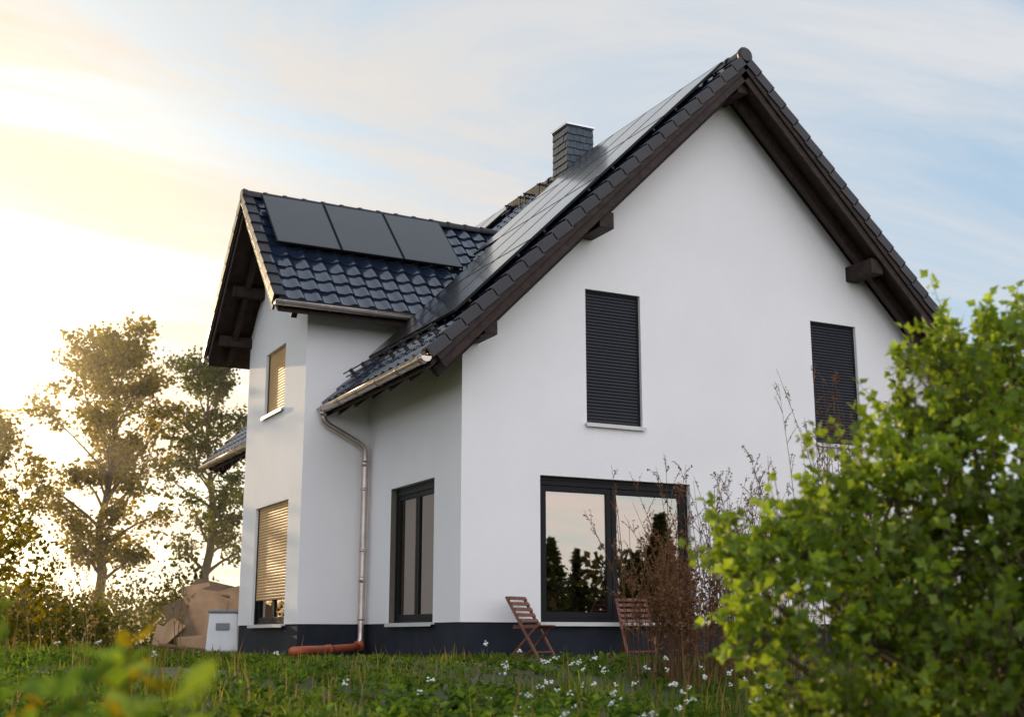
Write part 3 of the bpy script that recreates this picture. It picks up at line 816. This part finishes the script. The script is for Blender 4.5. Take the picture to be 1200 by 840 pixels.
stalks('tall_grass', -8.2, -2.5, 1.2, 1.5, 60, .6, 1.15, LM['straw'], 6, 6, .03)
stalks('tall_grass', -7.0, 4.5, 1.6, 2.0, 50, .8, 1.4, LM['straw'], 7, 6, .04)

def plant(name, x, y, n_, h, ls, mat, seed, sp=.12):
    R = random.Random(seed); z = float(gz(x, y)); g = Geo(); PP = []; DD = []
    for i in range(n_):
        a = R.uniform(0, 6.28); l_ = R.uniform(.6, 1)*h; s_ = R.uniform(0, sp)
        p0 = Vector((x+math.cos(a)*s_, y+math.sin(a)*s_, z)); tip = p0+Vector((math.cos(a)*s_*1.4, math.sin(a)*s_*1.4, l_))
        g.tube([p0, p0.lerp(tip,.5), tip], [.005,.004,.002], 5, cap=False)
        for q in range(20):
            t = R.uniform(.3, 1); c = p0.lerp(tip, t); b = R.uniform(0, 6.28)
            PP.append(tuple(c)); DD.append((math.cos(b), math.sin(b), R.uniform(0,1.1)))
    E = empty(name); g.obj('stems', mat, E)
    V, F = leaves_geo(np.array(PP), np.array(DD), rng.uniform(.5,1.2,len(PP))*ls, T=T6, F=F6, upbias=1.5, asp=.7); fast('leaves', V, F, mat, E)
for i, (x, y, h) in enumerate([(-7.08,-13.36,.90),(-6.93,-13.45,.84),(-7.16,-12.95,.92),(-6.88,-12.85,.88),(-6.72,-12.7,.82),(-6.62,-13.1,.68),(-6.5,-12.0,.68),(-6.9,-11.8,.86),(-7.0,-13.05,.90),(-6.8,-13.2,.80),(-7.04,-13.75,.84),(-6.96,-13.9,.74)]):
    plant('leafy_weed_plant', x, y, 6, h, .075, (LM['weed'], LM['bush'], LM['grass'], LM['tree'])[i % 4], 20+i)

# ------------------------------------------------------------------ light
SAZ, SEL = math.radians(-6), math.radians(10)
sund = Vector((math.sin(SAZ)*math.cos(SEL), math.cos(SAZ)*math.cos(SEL), math.sin(SEL)))
sl = bpy.data.lights.new('sun', 'SUN'); sl.energy = 5.0; sl.angle = math.radians(.5); sl.color = (1, .74, .43)
so = link(bpy.data.objects.new('sun', sl)); so.rotation_euler = sund.to_track_quat('Z', 'Y').to_euler(); so.location = (0, 0, 30)

# added haze volume behind the house, imitating the warm lens glare over the trees
hz = Geo(); hz.box(-70, 60, 12.3, 75, -1.0, 14)
hm = bpy.data.materials.new('glare_haze'); hm.use_nodes = True; hn = hm.node_tree
hn.nodes.remove(hn.nodes['Principled BSDF'])
vs = hn.nodes.new('ShaderNodeVolumeScatter'); vs.inputs['Density'].default_value = .0042; vs.inputs['Anisotropy'].default_value = .84
vs.inputs['Color'].default_value = (1, .90, .72, 1)
hn.links.new(vs.outputs[0], hn.nodes['Material Output'].inputs['Volume'])
hz.obj('glare_haze', hm)

w = bpy.data.worlds.new('World'); sc.world = w; w.use_nodes = True; nt = w.node_tree
bg = nt.nodes['Background']; bg.inputs['Strength'].default_value = .1
sky = nt.nodes.new('ShaderNodeTexSky'); sky.sky_type = 'NISHITA'; sky.sun_disc = False
sky.sun_elevation = SEL; sky.sun_rotation = SAZ; sky.air_density = 1.0; sky.dust_density = 1.5
tc = nt.nodes.new('ShaderNodeTexCoord')
def math_n(op, a=None, b=None, c=None, clamp=False):
    n = nt.nodes.new('ShaderNodeMath'); n.operation = op; n.use_clamp = clamp
    for i, q in enumerate((a, b, c)):
        if q is None: continue
        if isinstance(q, (int, float)): n.inputs[i].default_value = q
        else: nt.links.new(q, n.inputs[i])
    return n.outputs[0]
def vscale(col, fac):
    n = nt.nodes.new('ShaderNodeVectorMath'); n.operation = 'SCALE'
    if isinstance(col, tuple): n.inputs[0].default_value = col
    else: nt.links.new(col, n.inputs[0])
    if isinstance(fac, (int, float)): n.inputs['Scale'].default_value = fac
    else: nt.links.new(fac, n.inputs['Scale'])
    return n.outputs[0]
def vop(op, a, b):
    n = nt.nodes.new('ShaderNodeVectorMath'); n.operation = op
    for i, q in enumerate((a, b)):
        if isinstance(q, tuple): n.inputs[i].default_value = q
        else: nt.links.new(q, n.inputs[i])
    return n.outputs[0]
sep = nt.nodes.new('ShaderNodeSeparateXYZ'); nt.links.new(tc.outputs['Generated'], sep.inputs[0])
zz = math_n('ADD', math_n('MAXIMUM', sep.outputs[2], 0), .18)
cx = math_n('DIVIDE', sep.outputs[0], zz); cy = math_n('DIVIDE', sep.outputs[1], zz)
cb = nt.nodes.new('ShaderNodeCombineXYZ'); nt.links.new(cx, cb.inputs[0]); nt.links.new(cy, cb.inputs[1])
mp = nt.nodes.new('ShaderNodeMapping'); mp.inputs['Rotation'].default_value = (0, 0, math.radians(25)); mp.inputs['Scale'].default_value = (.5, 1.3, 1)
mp.inputs['Location'].default_value = (.4, .3, 0)
nt.links.new(cb.outputs[0], mp.inputs[0])
no = nt.nodes.new('ShaderNodeTexNoise'); no.inputs['Scale'].default_value = 1.6; no.inputs['Detail'].default_value = 7
no.inputs['Roughness'].default_value = .62; no.inputs['Distortion'].default_value = .7
nt.links.new(mp.outputs[0], no.inputs['Vector'])
mr = nt.nodes.new('ShaderNodeMapRange'); mr.interpolation_type = 'SMOOTHSTEP'
mr.inputs[1].default_value = .34; mr.inputs[2].default_value = .62; mr.inputs[3].default_value = .0; mr.inputs[4].default_value = 1
nt.links.new(no.outputs['Fac'], mr.inputs[0])
dt = nt.nodes.new('ShaderNodeVectorMath'); dt.operation = 'DOT_PRODUCT'; nt.links.new(tc.outputs['Generated'], dt.inputs[0]); dt.inputs[1].default_value = sund
dmax = math_n('MAXIMUM', dt.outputs['Value'], 0)
a0_ = math_n('POWER', dmax, 3.5); a1 = math_n('POWER', dmax, 9.0); a2 = math_n('POWER', dmax, 26.0)
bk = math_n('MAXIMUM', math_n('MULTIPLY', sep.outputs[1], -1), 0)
back_fill = vop('ADD', vscale((1.95, 1.62, 1.48), bk), (1.0, 1.0, 1.0))  # added fill: sky behind the camera brightened to light the facade
clear = vop('ADD', vop('MULTIPLY', sky.outputs[0], (.46, .58, .70)), (3.5, 4.5, 5.4))
ccol = nt.nodes.new('ShaderNodeMix'); ccol.data_type = 'RGBA'; nt.links.new(a0_, ccol.inputs[0])
ccol.inputs[6].default_value = (7.2, 7.5, 8.0, 1); ccol.inputs[7].default_value = (7.8, 7.3, 6.7, 1)
mix = nt.nodes.new('ShaderNodeMix'); mix.data_type = 'RGBA'
nt.links.new(mr.outputs[0], mix.inputs[0]); nt.links.new(clear, mix.inputs[6]); nt.links.new(ccol.outputs[2], mix.inputs[7])
lit = vop('MULTIPLY', mix.outputs[2], back_fill)
tot = vop('ADD', vop('ADD', lit, vscale((1.0, .65, .15), a1)), vscale((9, 4.8, .5), a2))
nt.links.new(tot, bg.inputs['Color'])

# ------------------------------------------------------------------ camera
cam = bpy.data.cameras.new('camera'); cam.lens = 43.8; cam.sensor_width = 36; cam.clip_end = 2000; cam.clip_start = .05
cam.dof.use_dof = True; cam.dof.focus_distance = 18; cam.dof.aperture_fstop = 1.8
co = link(bpy.data.objects.new('camera', cam)); co.location = (-7.28, -15.93, .25)
co.rotation_euler = (math.radians(90+12.55), 0, math.radians(-26.9))
sc.camera = co
